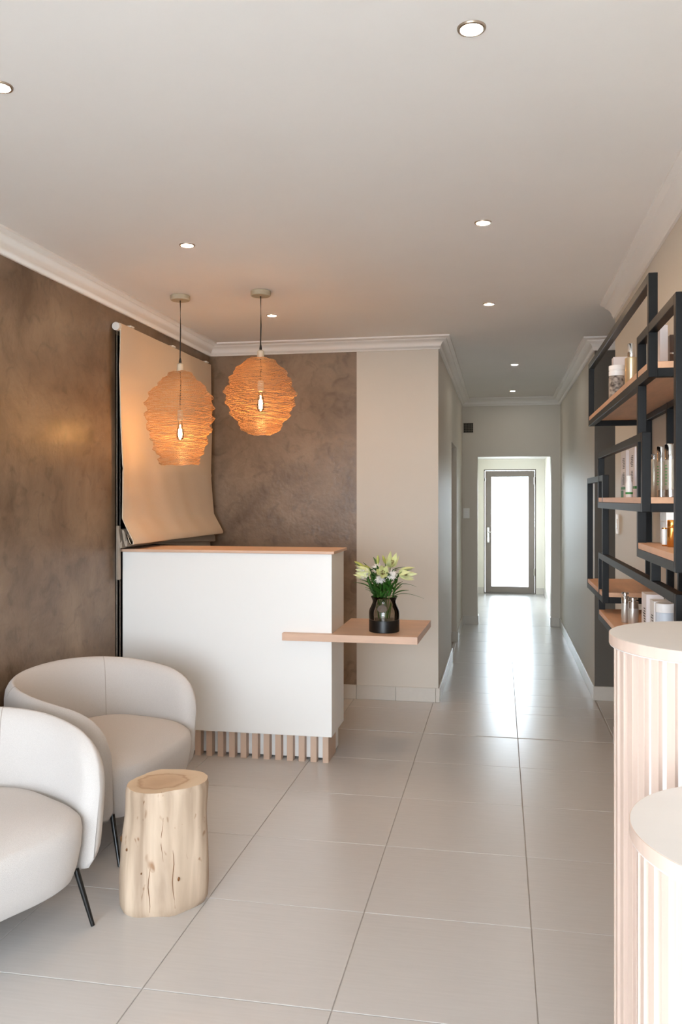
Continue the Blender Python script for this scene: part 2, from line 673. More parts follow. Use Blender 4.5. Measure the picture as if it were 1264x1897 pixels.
skirt = skirting     # runs are given with the room on the right-hand side
skirt('baseboard_back', [(XL, YB, XCL + SK_T, YB)], 'pale skirting tiles along the back wall', start=0.275)
skirt('baseboard_left', [(XL, YF, XL, YB)], 'pale skirting tiles along the left wall', piece=0.6)
skirt('baseboard_corridor_left', [(XCL, YB, XCL, DY0), (XCL, DY1, XCL, YE), (XCL - TH, DY1, XCL, DY1)],
      'pale skirting tiles along the left corridor wall', piece=0.6)
skirt('baseboard_corridor_end', [(XCL, YE, EX0, YE), (EX0, YE, EX0, YE + 0.2), (EX1, YE, XCR, YE), (EX1, YE + 0.2, EX1, YE)],
      'pale skirting tiles at the corridor end', piece=0.6)
skirt('baseboard_corridor_right', [(XCR, YE, XCR, YP - SK_T)], 'pale skirting tiles along the right corridor wall', piece=0.6)
skirt('baseboard_pier', [(XCR - SK_T, YP, 1.9, YP)], 'pale skirting tile under the dark pier', piece=0.6)
skirt('baseboard_right', [(XR, YRE, XR, YF)], 'pale skirting tiles along the right wall', piece=0.6)
skirt('baseboard_vestibule', [(VX0, YE + 0.2, VX0, YV), (VX0, YV, DX0, YV), (DX1, YV, VX1, YV), (VX1, YV, VX1, YE + 0.2)],
      'pale skirting tiles in the vestibule', piece=0.6)

# ------------------------------------------------------------------ far glazed door
door = thing('door_1', 'grey aluminium framed glass door at the end of the corridor', 'door', (0, YV, 0))
del door['category']
struct(door)
FW = 0.05


def frame_ring(mb, x0, x1, z0, z1, w, y0, y1, wb=None):
    wb = w if wb is None else wb
    mb.box(x0, x0 + w, y0, y1, z0, z1)
    mb.box(x1 - w, x1, y0, y1, z0, z1)
    mb.box(x0 + w, x1 - w, y0, y1, z1 - w, z1)
    mb.box(x0 + w, x1 - w, y0, y1, z0, z0 + wb)


mb = MB()
frame_ring(mb, DX0, DX1, 0.001, DTOP, 0.018, 0.03, 0.09, wb=0.015)
mb.build('door_frame', 'door_alu', door)
mb = MB()
frame_ring(mb, DX0 + 0.021, DX1 - 0.021, 0.018, DTOP - 0.021, 0.098, 0.02, 0.06)
leaf = mb.build('door_leaf', 'door_alu', door, bevel=0.002)
MB().box(DX0 + 0.108, DX1 - 0.108, 0.036, 0.044, 0.098, DTOP - 0.107).build('pane', 'clear_glass', door)
mb = MB().box(DX0 + 0.055, DX0 + 0.085, 0.012, 0.02, 0.82, 1.06)
mb.tube([(DX0 + 0.07, 0.012, 0.985), (DX0 + 0.07, -0.03, 0.985), (DX0 + 0.19, -0.035, 0.985)], 0.009)
mb.build('handle', 'satin_silver', leaf, smooth=40)
MB().box(DX0 + 0.058, DX0 + 0.082, 0.008, 0.013, 0.845, 0.895).build('lock', 'chrome', leaf)
for z in (0.30, 1.75):
    MB().tube([(DX1 - 0.028, 0.012, z), (DX1 - 0.028, 0.012, z + 0.11)], 0.010).build('hinge', 'satin_silver', leaf, smooth=40)
MB().box(DX0 + 0.018, DX0 + 0.034, -0.004, 0.012, 1.80, 1.85).build('strike_plate', 'white_plastic', door)

# corridor doorway: a shut flush door deep in the left wall
d2 = thing('door_2', 'shut grey flush door in the left wall of the corridor', 'door', (XCL - TH, DY0, 0))
del d2['category']
struct(d2)
MB().box(-0.05, -0.002, 0.0, DY1 - DY0, 0.001, DZ).build('door_leaf', 'wall_paint', d2)
mb = MB()
mb.tube([(0.0, 0.08, 1.02), (0.045, 0.08, 1.02), (0.05, 0.19, 1.02)], 0.009)
mb.build('handle', 'satin_silver', d2, smooth=40)

# ------------------------------------------------------------------ window in the left wall
win = thing('window_1', 'tall black framed window behind the linen blind', 'window', (XL, 0, 0))
del win['category']
struct(win)
mb = MB()
xa, xb = -0.09, -0.002
mb.box(xa, xb, WY0, WY0 + 0.05, WZ0, WZ1).box(xa, xb, WY1 - 0.05, WY1, WZ0, WZ1)
mb.box(xa, xb, WY0 + 0.05, WY1 - 0.05, WZ0, WZ0 + 0.05).box(xa, xb, WY0 + 0.05, WY1 - 0.05, WZ1 - 0.05, WZ1)
mb.box(xa, xb, 5.30, 5.35, WZ0 + 0.05, WZ1 - 0.05)
mb.build('window_frame', 'black_frame', win)
for a, b in ((WY0 + 0.05, 5.30), (5.35, WY1 - 0.05)):
    MB().box(-0.06, -0.05, a, b, WZ0 + 0.05, WZ1 - 0.05).build('pane', 'dark_glass', win)

# shopfront frame behind the camera
w2 = thing('window_2', 'wide black framed shopfront opening', 'window', (0, YF, 0))
del w2['category']
struct(w2)
mb = MB()
for x in (FX0, -1.21, -0.31, FX1 - 0.04):
    mb.box(x, x + 0.04, -0.10, -0.05, FZ0, FZ1)
mb.box(FX0, FX1, -0.10, -0.05, FZ0, FZ0 + 0.04).box(FX0, FX1, -0.10, -0.05, FZ1 - 0.04, FZ1)
mb.build('window_frame', 'black_frame', w2)

# ------------------------------------------------------------------ reception desk
DXL, DXR, DYF, DYBK = -2.226, -0.946, 4.68, 5.05
DZ0, DZ1 = 0.157, 1.203
desk = thing('reception_desk', 'white reception desk with oak top and slatted oak base', 'desk', (-1.58, 4.86, 0))


def at_desk(o):
    o.location = (-desk.location[0], -desk.location[1], 0)
    return o


at_desk(MB().box(DXL, DXR, DYF, DYBK, DZ0, DZ1).build('body', 'white_board', desk, bevel=0.002))
at_desk(MB().box(DXL - 0.012, DXR + 0.016, DYF - 0.016, 5.075, DZ1 + 0.001, DZ1 + 0.017).build('worktop', 'oak', desk, bevel=0.0015))
mb = MB().box(DXL + 0.02, DXR - 0.03, 4.765, 5.03, 0.012, DZ0 - 0.001)
at_desk(mb.build('base_panel', 'white_board', desk))
proto = None
nsl = 18
for i in range(nsl):
    x1 = -0.972 - 0.0702 * i
    if x1 - 0.036 < DXL:
        break
    if i == 0:
        o = at_desk(MB().box(x1 - 0.034, x1, 4.712, 4.93, 0.0, DZ0 - 0.001).build('slat', 'oak_upright', desk, bevel=0.001))
        continue
    if proto is None:
        proto = MB().box(-0.036, 0, 4.712, 4.764, 0.0, DZ0 - 0.001).build('slat', 'oak_upright', desk, bevel=0.001)
        o = proto
    else:
        o = link_copy(proto, desk)
    at_desk(o)
    o.location.x += x1
# oak side shelf notched round the front right corner of the desk
WZ = 0.752
poly = [(-1.228, 4.636), (-0.452, 4.636), (-0.432, 5.30), (-0.944, 5.30), (-0.944, 4.679), (-1.228, 4.679)]
mb = MB().loops([[(x, y, WZ - 0.042) for x, y in poly], [(x, y, WZ) for x, y in poly]])
at_desk(mb.build('side_shelf', 'oak', desk, bevel=0.0015))

# ------------------------------------------------------------------ roman blind
blind = thing('roman_blind', 'beige linen roman blind with folded hem over the window', 'blind', (XL, 5.36, 0))
BY0, BY1 = 4.60 - 5.36, 6.17 - 5.36
mb = MB()
NY = 40
prof = [(0.052, 2.555), (0.053, 2.30), (0.056, 2.0), (0.058, 1.72), (0.062, 1.70), (0.058, 1.68), (0.060, 1.52), (0.066, 1.405),
        (0.090, 1.36), (0.125, 1.300), (0.142, 1.268), (0.140, 1.254), (0.128, 1.250), (0.114, 1.262), (0.104, 1.29), (0.098, 1.31)]
back = [(u - 0.006, w) for u, w in prof]
loop = prof + list(reversed(back))
rings = []
for j in range(NY + 1):
    t = j / NY
    y = BY0 + (BY1 - BY0) * t
    r = []
    for k, (u, w) in enumerate(loop):
        wob = 0.004 * math.sin(y * 9 + w * 5) + 0.003 * math.sin(y * 21 + w * 11)
        if w > 2.5:
            wob *= 0.15
        wy = 0.012 * math.sin(w * 6.5) * (1 if t > 0.97 else (-0.7 if t < 0.03 else 0))
        r.append((u + wob, y + wy, w))
    rings.append(r)
mb.loops(rings)
mb.build('fabric_panel', 'linen', blind, smooth=50)
mb = MB()
for (u0, z0, z1, e) in ((0.070, 1.335, 1.238, -0.02), (0.040, 1.34, 1.228, -0.045)):
    rings = []
    for j in range(NY + 1):
        t = j / NY
        y = BY0 + (BY1 + e - BY0) * t
        wob = 0.004 * math.sin(y * 8 + u0 * 90)
        fold = [(u0 - 0.012, z0), (u0 - 0.006, z1 + 0.05), (u0 + 0.006, z1 + 0.008), (u0 + 0.012, z1), (u0 + 0.022, z1 + 0.006), (u0 + 0.02, z1 + 0.05),
                (u0 + 0.012, z1 + 0.03), (u0 + 0.008, z1 + 0.06), (u0 + 0.0, z0)]
        drop = max(0.0, t - 0.32) / 0.68 * (0.048 if u0 > 0.05 else 0.082)
        rings.append([(u + wob, y, w - drop * (1 if w < z0 - 0.01 else 0.2)) for u, w in fold])
    mb.loops(rings)
mb.build('hem_folds', 'linen_back', blind, smooth=50)
MB().box(0.004, 0.048, BY0 - 0.01, BY1, 2.522, 2.556).build('head_rail', 'white_plastic', blind, bevel=0.002)
mb = MB().tube([(0.03, BY0 - 0.022, 2.535), (0.03, BY0 + 0.006, 2.535)], 0.024, n=16)
mb.build('chain_drive', 'white_plastic', blind, smooth=40)
for y in (BY0 + 0.12, 0.02, BY1 - 0.13):
    MB().box(0.006, 0.06, y, y + 0.05, 2.556, 2.566).build('clip', 'white_plastic', blind, bevel=0.002)
MB().box(0.014, 0.034, BY0 + 0.014, BY0 + 0.040, 1.04, 1.36).build('hem_tail', 'linen_back', blind, bevel=0.004)
mb = MB()
for dx, dy in ((0.028, -0.003), (0.028, 0.038)):
    n = 330
    for k in range(n):
        z = 2.53 - k * (2.53 - 0.55) / n
        mb.add([(dx + 0.0030 * a, BY0 + dy + 0.0030 * b, z + 0.0030 * c_) for a, b, c_ in
                ((1, 0, 0), (-1, 0, 0), (0, 1, 0), (0, -1, 0), (0, 0, 1.3), (0, 0, -1.3))],
               [(0, 2, 4), (2, 1, 4), (1, 3, 4), (3, 0, 4), (2, 0, 5), (1, 2, 5), (3, 1, 5), (0, 3, 5)])
bc = mb.build('bead_chain', 'chain', blind)
bc['kind'] = 'stuff'

# ------------------------------------------------------------------ pendant lamps


def interp(prof, z):
    for (z0, r0), (z1, r1) in zip(prof, prof[1:]):
        if z0 >= z >= z1:
            t = (z0 - z) / (z0 - z1)
            return r0 + (r1 - r0) * t
    return prof[-1][1]


def pendant(name, label, x, y, prof, seed, bulb_z, rings_n):
    rnd = random.Random(seed)
    p = thing(name, label, 'pendant lamp', (x, y, CEIL), group='woven wire pendants above the desk')
    H = lambda z: z - CEIL
    mb = MB().lathe([(0.054, 0.0), (0.058, -0.003), (0.058, -0.026), (0.054, -0.030), (0.0, -0.030)], n=40, cap1=False)
    mb.build('ceiling_rose', 'canopy_paint', p, smooth=40)
    zt, zb = prof[0][0], prof[-1][0]
    mb = MB().tube([(0, 0, -0.028), (0.002, 0, -0.2), (-0.001, 0, H(zt) + 0.07), (0.0, 0, H(zt)), (0.004, 0, H(zt) - 0.06),
                    (-0.002, 0.002, H(bulb_z) + 0.16), (0, 0, H(bulb_z) + 0.11)], 0.0036, n=8)
    mb.lathe([(0.004, H(zt) + 0.085), (0.008, H(zt) + 0.062), (0.008, H(zt) + 0.045)], n=12)
    mb.build('cord', 'cord', p, smooth=40)
    mb = MB().lathe([(0.012, H(zt) + 0.052), (0.020, H(zt) + 0.046), (0.021, H(zt) + 0.004), (0.018, H(zt))], n=20)
    mb.build('shade_holder', 'holder_plastic', p, smooth=40)
    mb = MB().lathe([(0.006, H(bulb_z) + 0.12), (0.017, H(bulb_z) + 0.115), (0.019, H(bulb_z) + 0.065), (0.016, H(bulb_z) + 0.055)], n=20)
    mb.build('lamp_socket', 'holder_plastic', p, smooth=40)
    bulb = MB().lathe([(0.012, H(bulb_z) + 0.058), (0.012, H(bulb_z) + 0.035), (0.017, H(bulb_z) + 0.012), (0.022, H(bulb_z) - 0.02), (0.021, H(bulb_z) - 0.045),
                       (0.013, H(bulb_z) - 0.06), (0.002, H(bulb_z) - 0.064)], n=20)
    b = bulb.build('bulb', 'clear_glass', p, smooth=60)
    mb = MB().lathe([(0.003, H(bulb_z) + 0.03), (0.004, H(bulb_z) + 0.008), (0.0105, H(bulb_z) + 0.002), (0.0115, H(bulb_z) - 0.03), (0.0095, H(bulb_z) - 0.044), (0.002, H(bulb_z) - 0.047)], n=12)
    mb.build('filament', 'bulb_glow', b, smooth=60)
    # the shade: stacked crinkled wire rings knitted together by a zigzag wire
    mb = MB()
    N = 64
    ph = [rnd.uniform(0, 6.28) for _ in range(8)]

    def ring(k):
        z = zt + (zb - zt) * k / (rings_n - 1)
        r0 = interp(prof, z)
        out = []
        for j in range(N):
            a = 2 * PI * j / N
            env = min(1.0, max(0.25, r0 / 0.2))
            w = 0.010 * math.sin(z * 92 + 1.3 * math.sin(a + ph[0]) + 0.8 * math.sin(2 * a + ph[1])) * env
            w += 0.004 * math.sin(z * 210 + 2 * a + ph[2]) + 0.003 * math.sin(3 * a + ph[3])
            dz = 0.0022 * math.sin(5 * a + k * 1.7) + 0.006 * math.sin(a + ph[5]) * env + 0.0012 * math.sin(17 * a + k * 2.9)
            out.append(((r0 + w) * math.cos(a), (r0 + w) * math.sin(a), H(z) + dz))
        return out

    R = [ring(k) for k in range(rings_n)]
    for k in range(rings_n):
        mb.tube(R[k], 0.00125 if k not in (0, rings_n - 1) else 0.002, n=3, closed=True)
    for k in range(rings_n - 1):
        zz = []
        for j in range(N):
            a, b2 = Vector(R[k][j]), Vector(R[k + 1][j])
            a2 = (a + Vector(R[k][(j + 1) % N])) / 2
            b3 = (b2 + Vector(R[k + 1][(j + 1) % N])) / 2
            q = N
            zz += [a, b2 * 0.5 + b3 * 0.5] if (k % 2 == 0) else [b2, a2]
        vs, fs = [], []
        for q in zz:
            vs += [q + Vector((0, 0, 0.0007)), q - Vector((0, 0, 0.0007))]
        # side ribbon so that the wire also shows when it runs upright
        m = len(zz)
        for i in range(m):
            t = Vector((-zz[i].y, zz[i].x, 0)).normalized() * 0.0006
            vs[2 * i] = tuple(zz[i] + t + Vector((0, 0, 0.0003)))
            vs[2 * i + 1] = tuple(zz[i] - t - Vector((0, 0, 0.0003)))
        for i in range(m):
            n2 = (i + 1) % m
            fs.append((2 * i, 2 * i + 1, 2 * n2 + 1, 2 * n2))
        mb.add(vs, fs)
    s = mb.build('shade', 'wire', p)
    s['label'] = 'crinkled woven wire shade'
    return p


K1 = 4.98 / FPX / 8.247
pr1 = [(405, 130), (430, 180), (480, 217), (570, 315), (680, 420), (770, 470), (850, 508), (935, 500), (1040, 508), (1140, 505), (1220, 480), (1310, 475),
       (1400, 425), (1530, 405), (1640, 355), (1700, 300), (1740, 318), (1790, 307), (1815, 275)]
P1 = [(1.52 + (924 - (640 + yy / 8.247)) / FPX * 4.98, rr * K1) for yy, rr in pr1]
pendant('pendant_lamp', 'taller woven wire pendant lamp in front of the linen blind', -1.874, 4.715, P1, 3, 1.93, 72)
K2 = 4.874 / FPX / 6.542
pr2 = [(885, 120), (900, 170), (990, 262), (1050, 325), (1120, 362), (1170, 365), (1240, 410), (1300, 425), (1370, 425), (1420, 403), (1500, 382), (1560, 352),
       (1620, 310), (1690, 250), (1750, 225), (1790, 160)]
P2 = [(1.52 + (924 - (530 + yy / 6.542)) / FPX * 4.874, rr * K2) for yy, rr in pr2]
pendant('pendant_lamp', 'rounder woven wire pendant lamp in front of the plaster back wall', -1.373, 4.701, P2, 11, 2.09, 60)

# ------------------------------------------------------------------ recessed downlights


def downlight(x, y, label, m):
    d = thing('downlight', label, 'downlight', (x, y, CEIL), group='recessed ceiling downlights')
    mb = MB().lathe([(0.0275, -0.0005), (0.029, -0.005), (0.0355, -0.0045), (0.0375, -0.001), (0.0375, 0.0)], n=36, cap0=False, cap1=False)
    mb.build('trim_ring', 'nickel', d, smooth=40)
    mb = MB().lathe([(0.028, -0.002), (0.026, -0.0035), (0.0, -0.0045)], n=36, cap0=False, cap1=False)
    mb.build('lens', m, d, smooth=60)


downlight(-0.073, 2.176, 'large looking downlight nearest the camera above the middle of the room', 'downlight_glow')
downlight(-1.443, 2.224, 'downlight cut by the left edge of the picture', 'downlight_glow')
downlight(-1.468, 3.782, 'downlight just in front of the taller pendant', 'downlight_glow')
downlight(-0.075, 3.715, 'second downlight of the row leading to the corridor', 'downlight_glow')
downlight(-0.071, 5.275, 'third downlight of the row leading to the corridor', 'downlight_glow')
downlight(-1.48, 5.333, 'downlight right behind the rounder pendant', 'downlight_glow')
downlight(0.126, 7.692, 'nearer of the two corridor downlights', 'corridor_glow')
downlight(0.134, 9.572, 'farther of the two corridor downlights', 'corridor_glow')

# ------------------------------------------------------------------ tub armchairs
CA, CB, TM = 0.385, 0.430, PI / 2 + 0.52
CZ0, CK, CP = 0.728, 0.112, 2.3
CTH = 0.095


def plan(t, a=CA, b=CB, e=2.25):
    if abs(t) > PI / 2:                       # arms run on forward, turning in a little
        x = (abs(t) - PI / 2) * 0.42
        return x, math.copysign(b - 0.55 * x * x, t)
    cx, sy = -math.cos(t), math.sin(t)
    k = (abs(cx) ** e + abs(sy) ** e) ** (-1 / e)
    return a * cx * k, b * sy * k


def plan_normal(t):
    d = 1e-3
    x0, y0 = plan(t - d)
    x1, y1 = plan(t + d)
    v = Vector((y1 - y0, -(x1 - x0)))
    v.normalize()
    p = Vector(plan(t))
    if v.dot(p) < 0:
        v = -v
    return v


def armchair(label, loc, rz):
    ch = thing('armchair', label, 'armchair', loc, rz, group='greige tub armchairs')
    NT = 72
    rings = []
    for i in range(NT + 1):
        t = -TM + 2 * TM * i / NT
        q = abs(t) / TM
        px_, py_ = plan(t)
        nv = plan_normal(t)
        ztop = CZ0 - CK * q ** CP - 0.07 * max(0.0, (q - 0.78) / 0.22) ** 2.4
        zbot = 0.165 + 0.012 * q
        th = CTH
        # rounded front end of each arm
        s = max(0.0, (q - 0.90) / 0.10)
        if s > 0:
            cap = math.sqrt(max(0.0, 1 - min(1, s) ** 2.6))
            th = CTH * max(0.10, cap)
            zm = 0.40
            ztop = zm + (ztop - zm) * (0.5 + 0.5 * cap)
            zbot = zbot + 0.05 * (1 - cap)
        hh = (ztop - zbot) / 2
        zc = (ztop + zbot) / 2
        r = []
        NS = 28
        for j in range(NS):
            a = 2 * PI * j / NS
            ca, sa = math.cos(a), math.sin(a)
            ex = 2 / 3.2
            u = math.copysign(abs(ca) ** ex, ca) * th / 2
            w = math.copysign(abs(sa) ** ex, sa)
            # rounder at the top than at the bottom, walls lean outwards a little with height
            wz = zc + hh * w
            rt = min(0.055, hh)
            if wz > ztop - rt:
                f = (wz - (ztop - rt)) / rt
                u = math.copysign(abs(u) * math.sqrt(max(0, 1 - f * f * 0.97)), u)
            lean = 0.045 * ((wz - 0.165) / 0.56) - 0.020
            if wz < 0.27:
                u -= 0.045 * ((0.27 - wz) / 0.105) ** 2 * (1 if u > 0 else 0.3)
            r.append((px_ + nv.x * (u + lean), py_ + nv.y * (u + lean), wz))
        rings.append(r)
    mb = MB().loops(rings)
    shell_o = mb.build('shell', 'fabric', ch, smooth=80)
    # upright seams where the back meets the arms, following the shell's own section
    for sgn in (-1, 1):
        i = int(round((sgn * 0.86 + TM) / (2 * TM) * NT))
        pts = [Vector(p) for p in rings[i][4:24] if p[2] > 0.30]
        MB().tube(pts, 0.0016, n=6).build('seam', 'seam_thread', shell_o, smooth=60)
    # seat: plan outline, stacked with rounded edges and a crown
    M = 96
    base = []
    for k in range(M):
        a = 2 * PI * k / M
        dx, dy = math.cos(a), math.sin(a)
        # radial distance to a rounded outline: inner shell at the back and sides, bowed front
        best = 10
        e = 2.6
        ia, ib = CA - 0.045, CB - 0.045
        rr = (abs(dx / ia) ** e + abs(dy / ib) ** e) ** (-1 / e)
        best = rr
        if dx > 0:
            fx = 0.285
            e2 = 3.4
            rr2 = (abs(dx / fx) ** e2 + abs(dy / ib) ** e2) ** (-1 / e2)
            best = rr2
        base.append((dx, dy, best))
    lay = [(0.165, 0.10, 1), (0.168, 0.06, 1), (0.185, 0.035, 1), (0.23, 0.018, 1), (0.30, 0.004, 1), (0.35, 0.0, 1), (0.385, 0.006, 1), (0.41, 0.022, 1), (0.427, 0.05, 1), (0.438, 0.10, 1), (0.445, 0.18, 1), (0.447, 0.30, 1)]
    rings = []
    for z, ins, _ in lay:
        r = []
        for dx, dy, R in base:
            f = max(0.0, dx)
            ii = ins * (0.75 + 0.25 * math.tanh((dx + 0.2) * 4))
            rr = max(0.02, R - ii)
            zz = z - (0.018 * (rr * dx / 0.3) if (z > 0.4 and dx > 0) else 0)
            r.append((rr * dx, rr * dy, zz))
        rings.append(r)
    mb = MB().loops(rings)
    seat = mb.build('seat', 'fabric', ch, smooth=80)
    for (tx, ty, fx, fy) in ((0.18, 0.335, 0.232, 0.366), (0.18, -0.335, 0.232, -0.366), (-0.22, 0.23, -0.30, 0.27), (-0.22, -0.23, -0.30, -0.27)):
        MB().tube([(tx, ty, 0.20), (fx, fy, 0.001)], [0.0110, 0.0075], n=14).build('leg', 'black_metal', ch, smooth=50)
    return ch


armchair('greige tub armchair right in front of the white reception desk', (-1.752, 3.605, 0), math.radians(-4))
armchair('greige tub armchair nearer the camera, cut off by the left picture edge', (-1.778, 2.508, 0), math.radians(-22))

# ------------------------------------------------------------------ log stool
stool = thing('log_stool', 'pale debarked tree trunk used as a side table beside the armchairs', 'side table', (-1.255, 2.985, 0))
rnd = random.Random(5)
rings = []
NA = 72
H = 0.452
for k in range(25):
    t = k / 24
    z = H * t
    r = []
    for j in range(NA):
        a = 2 * PI * j / NA
        base = 0.150 - 0.004 * t
        d = 0.010 * math.sin(2 * a + 0.6) + 0.006 * math.sin(3 * a + 1.2) + 0.004 * math.sin(5 * a + 3 * t)
        d += 0.010 * (mnoise.noise(Vector((math.cos(a) * 1.6, math.sin(a) * 1.6, z * 4))))
        d += 0.003 * (mnoise.noise(Vector((math.cos(a) * 7, math.sin(a) * 7, z * 3 + 5))))
        # swelling at the foot, waist, chamfered rims
        d += 0.004 * math.exp(-((t - 0.12) / 0.18) ** 2) - 0.004 * math.exp(-((t - 0.75) / 0.15) ** 2)
        if k == 0:
            d -= 0.008
        if k == 24:
            d -= 0.005
        R = base + d
        lean = 0.012 * t
        r.append((R * math.cos(a) + lean, R * math.sin(a) * 0.96 + 0.006 * t, z + (0.006 * math.cos(a - 0.5) * (t > 0.99))))
    rings.append(r)
top_ring = rings[-1]
MB().loops(rings, True, False).build('trunk', 'log', stool, smooth=50)
inner = [[(x * f + (1 - f) * 0.012, y * f + (1 - f) * 0.006, z - (1 - f) * 0.004) for x, y, z in top_ring] for f in (1.0, 0.8, 0.5, 0.2)]
MB().loops(inner, False, True).build('sawn_top', 'log_top', stool, smooth=60)
for (a, z0, z1) in ((-1.20, 0.20, 0.452), (-1.55, 0.02, 0.20), (-0.9, 0.03, 0.28)):
    pts = []
    for k in range(9):
        z = z0 + (z1 - z0) * k / 8
        i = min(24, int(z / H * 24))
        aa = a + 0.03 * math.sin(z * 40)
        j = int((aa % (2 * PI)) / (2 * PI) * NA) % NA
        x0, y0, _ = rings[i][j]
        rr = math.hypot(x0, y0) - 0.0005
        pts.append((rr * math.cos(aa), rr * math.sin(aa), z))
    MB().tube(pts, [0.0006 + 0.0009 * math.sin(PI * k / 8) for k in range(9)], n=5).build('crack', 'stamen', stool)
for (a, z, s) in ((PI + 0.55, 0.255, 0.013), (-2.2, 0.235, 0.006), (-0.75, 0.13, 0.008), (-1.75, 0.16, 0.004)):
    i = min(24, int(z / H * 24))
    j = int((a % (2 * PI)) / (2 * PI) * NA) % NA
    x0, y0, _ = rings[i][j]
    rr = math.hypot(x0, y0)
    n = Vector((math.cos(a), math.sin(a), 0))
    tv = Vector((-n.y, n.x, 0))
    vs = []
    for f, o in ((1.0, 0.0005), (0.6, 0.004), (0.15, 0.003)):
        vs.append([tuple(n * (rr + o) + tv * (s * 0.6 * f * math.cos(q * PI / 6)) + Vector((0, 0, z + s * f * math.sin(q * PI / 6)))) for q in range(12)])
    MB().loops(vs).build('knot', 'stamen', stool, smooth=60)

# ------------------------------------------------------------------ round slatted plinths


def plinth(label, x, y, r, ztop, nsl, rot):
    p = thing('display_plinth', label, 'plinth', (x, y, 0), group='round slatted display plinths')
    mb = MB().lathe([(r - 0.003, ztop - 0.024), (r, ztop - 0.021), (r, ztop - 0.0005), (r - 0.0012, ztop - 0.0003), (r - 0.0012, ztop - 0.02)], n=96, cap0=False, cap1=False)
    mb.build('edge_band', 'pale_wood', p, smooth=40)
    mb = MB().lathe([(r - 0.0013, ztop - 0.024), (r - 0.0013, ztop)], n=96)
    mb.build('top', 'plinth_top', p, smooth=40)
    rb = r - 0.022
    MB().lathe([(rb, 0.002), (rb, ztop - 0.0245)], n=96).build('drum', 'white_board', p, smooth=40)
    w, d = 0.0168, 0.012
    first = None
    for k in range(nsl):
        a = rot + 2 * PI * k / nsl
        if first is None:
            o = MB().box(rb - 0.001, rb + d, -w / 2, w / 2, 0.0, ztop - 0.0245).build('slat', 'pale_wood', p, bevel=0.001)
            first = o
        else:
            o = link_copy(first, p)
        o.rotation_euler = (0, 0, a)
    return p


plinth('taller pale slatted plinth in front of the shelf', 0.440, 1.812, 0.217, 1.24, 39, 0.02)
plinth('lower pale slatted plinth nearest the camera', 0.407, 1.290, 0.2185, 1.04, 39, 0.05)

# ------------------------------------------------------------------ wall shelf of black steel loops
shelf = thing('wall_shelf', 'black steel wall shelf of interlocking frames with oak boards', 'shelf', (XR, 3.3, 0))
T = 0.027
XF = 0.44


def sbox(mb, x0, x1, y0, y1, z0, z1):
    mb.box(x0 - XR, x1 - XR, y0 - 3.3, y1 - 3.3, z0, z1)


LOOPS = {'A': (2.66, 4.42, 1.888, 2.204), 'B': (2.263, 2.889, 1.330, 2.050), 'C': (2.772, 4.00, 1.478, 1.731),
         'D': (3.82, 4.49, 1.062, 1.625), 'E': (2.256, 3.98, 0.970, 1.276)}
BOARD_TOP = {}
OFF = {'A': 0.0, 'B': 0.0006, 'C': -0.0006, 'D': 0.0003, 'E': -0.0003}
for k, (y0, y1, z0, z1) in LOOPS.items():
    xo = XF + OFF[k]
    fr = []
    fr.append((xo, xo + T, y0, y0 + T, z0, z1))
    fr.append((xo, xo + T, y1 - T, y1, z0, z1))
    fr.append((xo, xo + T, y0 + T, y1 - T, z0, z0 + T))
    fr.append((xo, xo + T, y0 + T, y1 - T, z1 - T, z1))
    mb = MB()
    for b in fr:
        sbox(mb, *b)
    for (a, b) in ((y0, y0 + T), (y1 - T, y1)):
        sbox(mb, xo + T, XR - T - 0.001, a, b, z0, z0 + T)
    sbox(mb, XR - T - 0.001, XR - 0.001, y0, y1, z0, z0 + T)
    mb.build('steel_frame', 'black_steel', shelf, bevel=0.0015)
    mb = MB()
    sbox(mb, xo + 0.001, XR - 0.001, y0 + 0.001, y1 - 0.001, z0 + T + 0.0002, z0 + T + 0.020)
    if k == 'C':
        mb = MB()
        sbox(mb, xo + 0.001, XR - 0.001, y0 + 0.001, y1 - 0.001, z0 + T + 0.0002, z0 + T + 0.020)
    mb.build('board', 'shelf_oak', shelf, bevel=0.001)
    BOARD_TOP[k] = z0 + T + 0.020
for (x, y, z0, z1) in ((XF + 0.0002, 2.61, 1.276, 1.330), (XR - T - 0.0015, 4.13, 1.0, 2.0), (XR - T - 0.0015, 3.62, 1.0, 2.0), (XR - T - 0.0015, 3.40, 0.99, 1.50),
                       (XR - T - 0.0015, 2.50, 1.0, 2.0)):
    mb = MB()
    sbox(mb, x, x + T, y, y + T, z0, z1)
    mb.build('upright', 'black_steel', shelf, bevel=0.0015)

# ------------------------------------------------------------------ products on the shelf
GAPZ = 0.0006


def bottle(name, label, cat, x, y, k, prof, m, extra=(), group=None):
    """prof: body profile (r, z); extra: (part name, profile, material)"""
    z = BOARD_TOP[k] + GAPZ
    t = thing(name, label, cat, (x, y, z), group=group)
    MB().lathe(prof, n=28).build('body', m, t, smooth=40)
    for pn, pp, pm in extra:
        MB().lathe(pp, n=28).build(pn, pm, t, smooth=40)
    return t


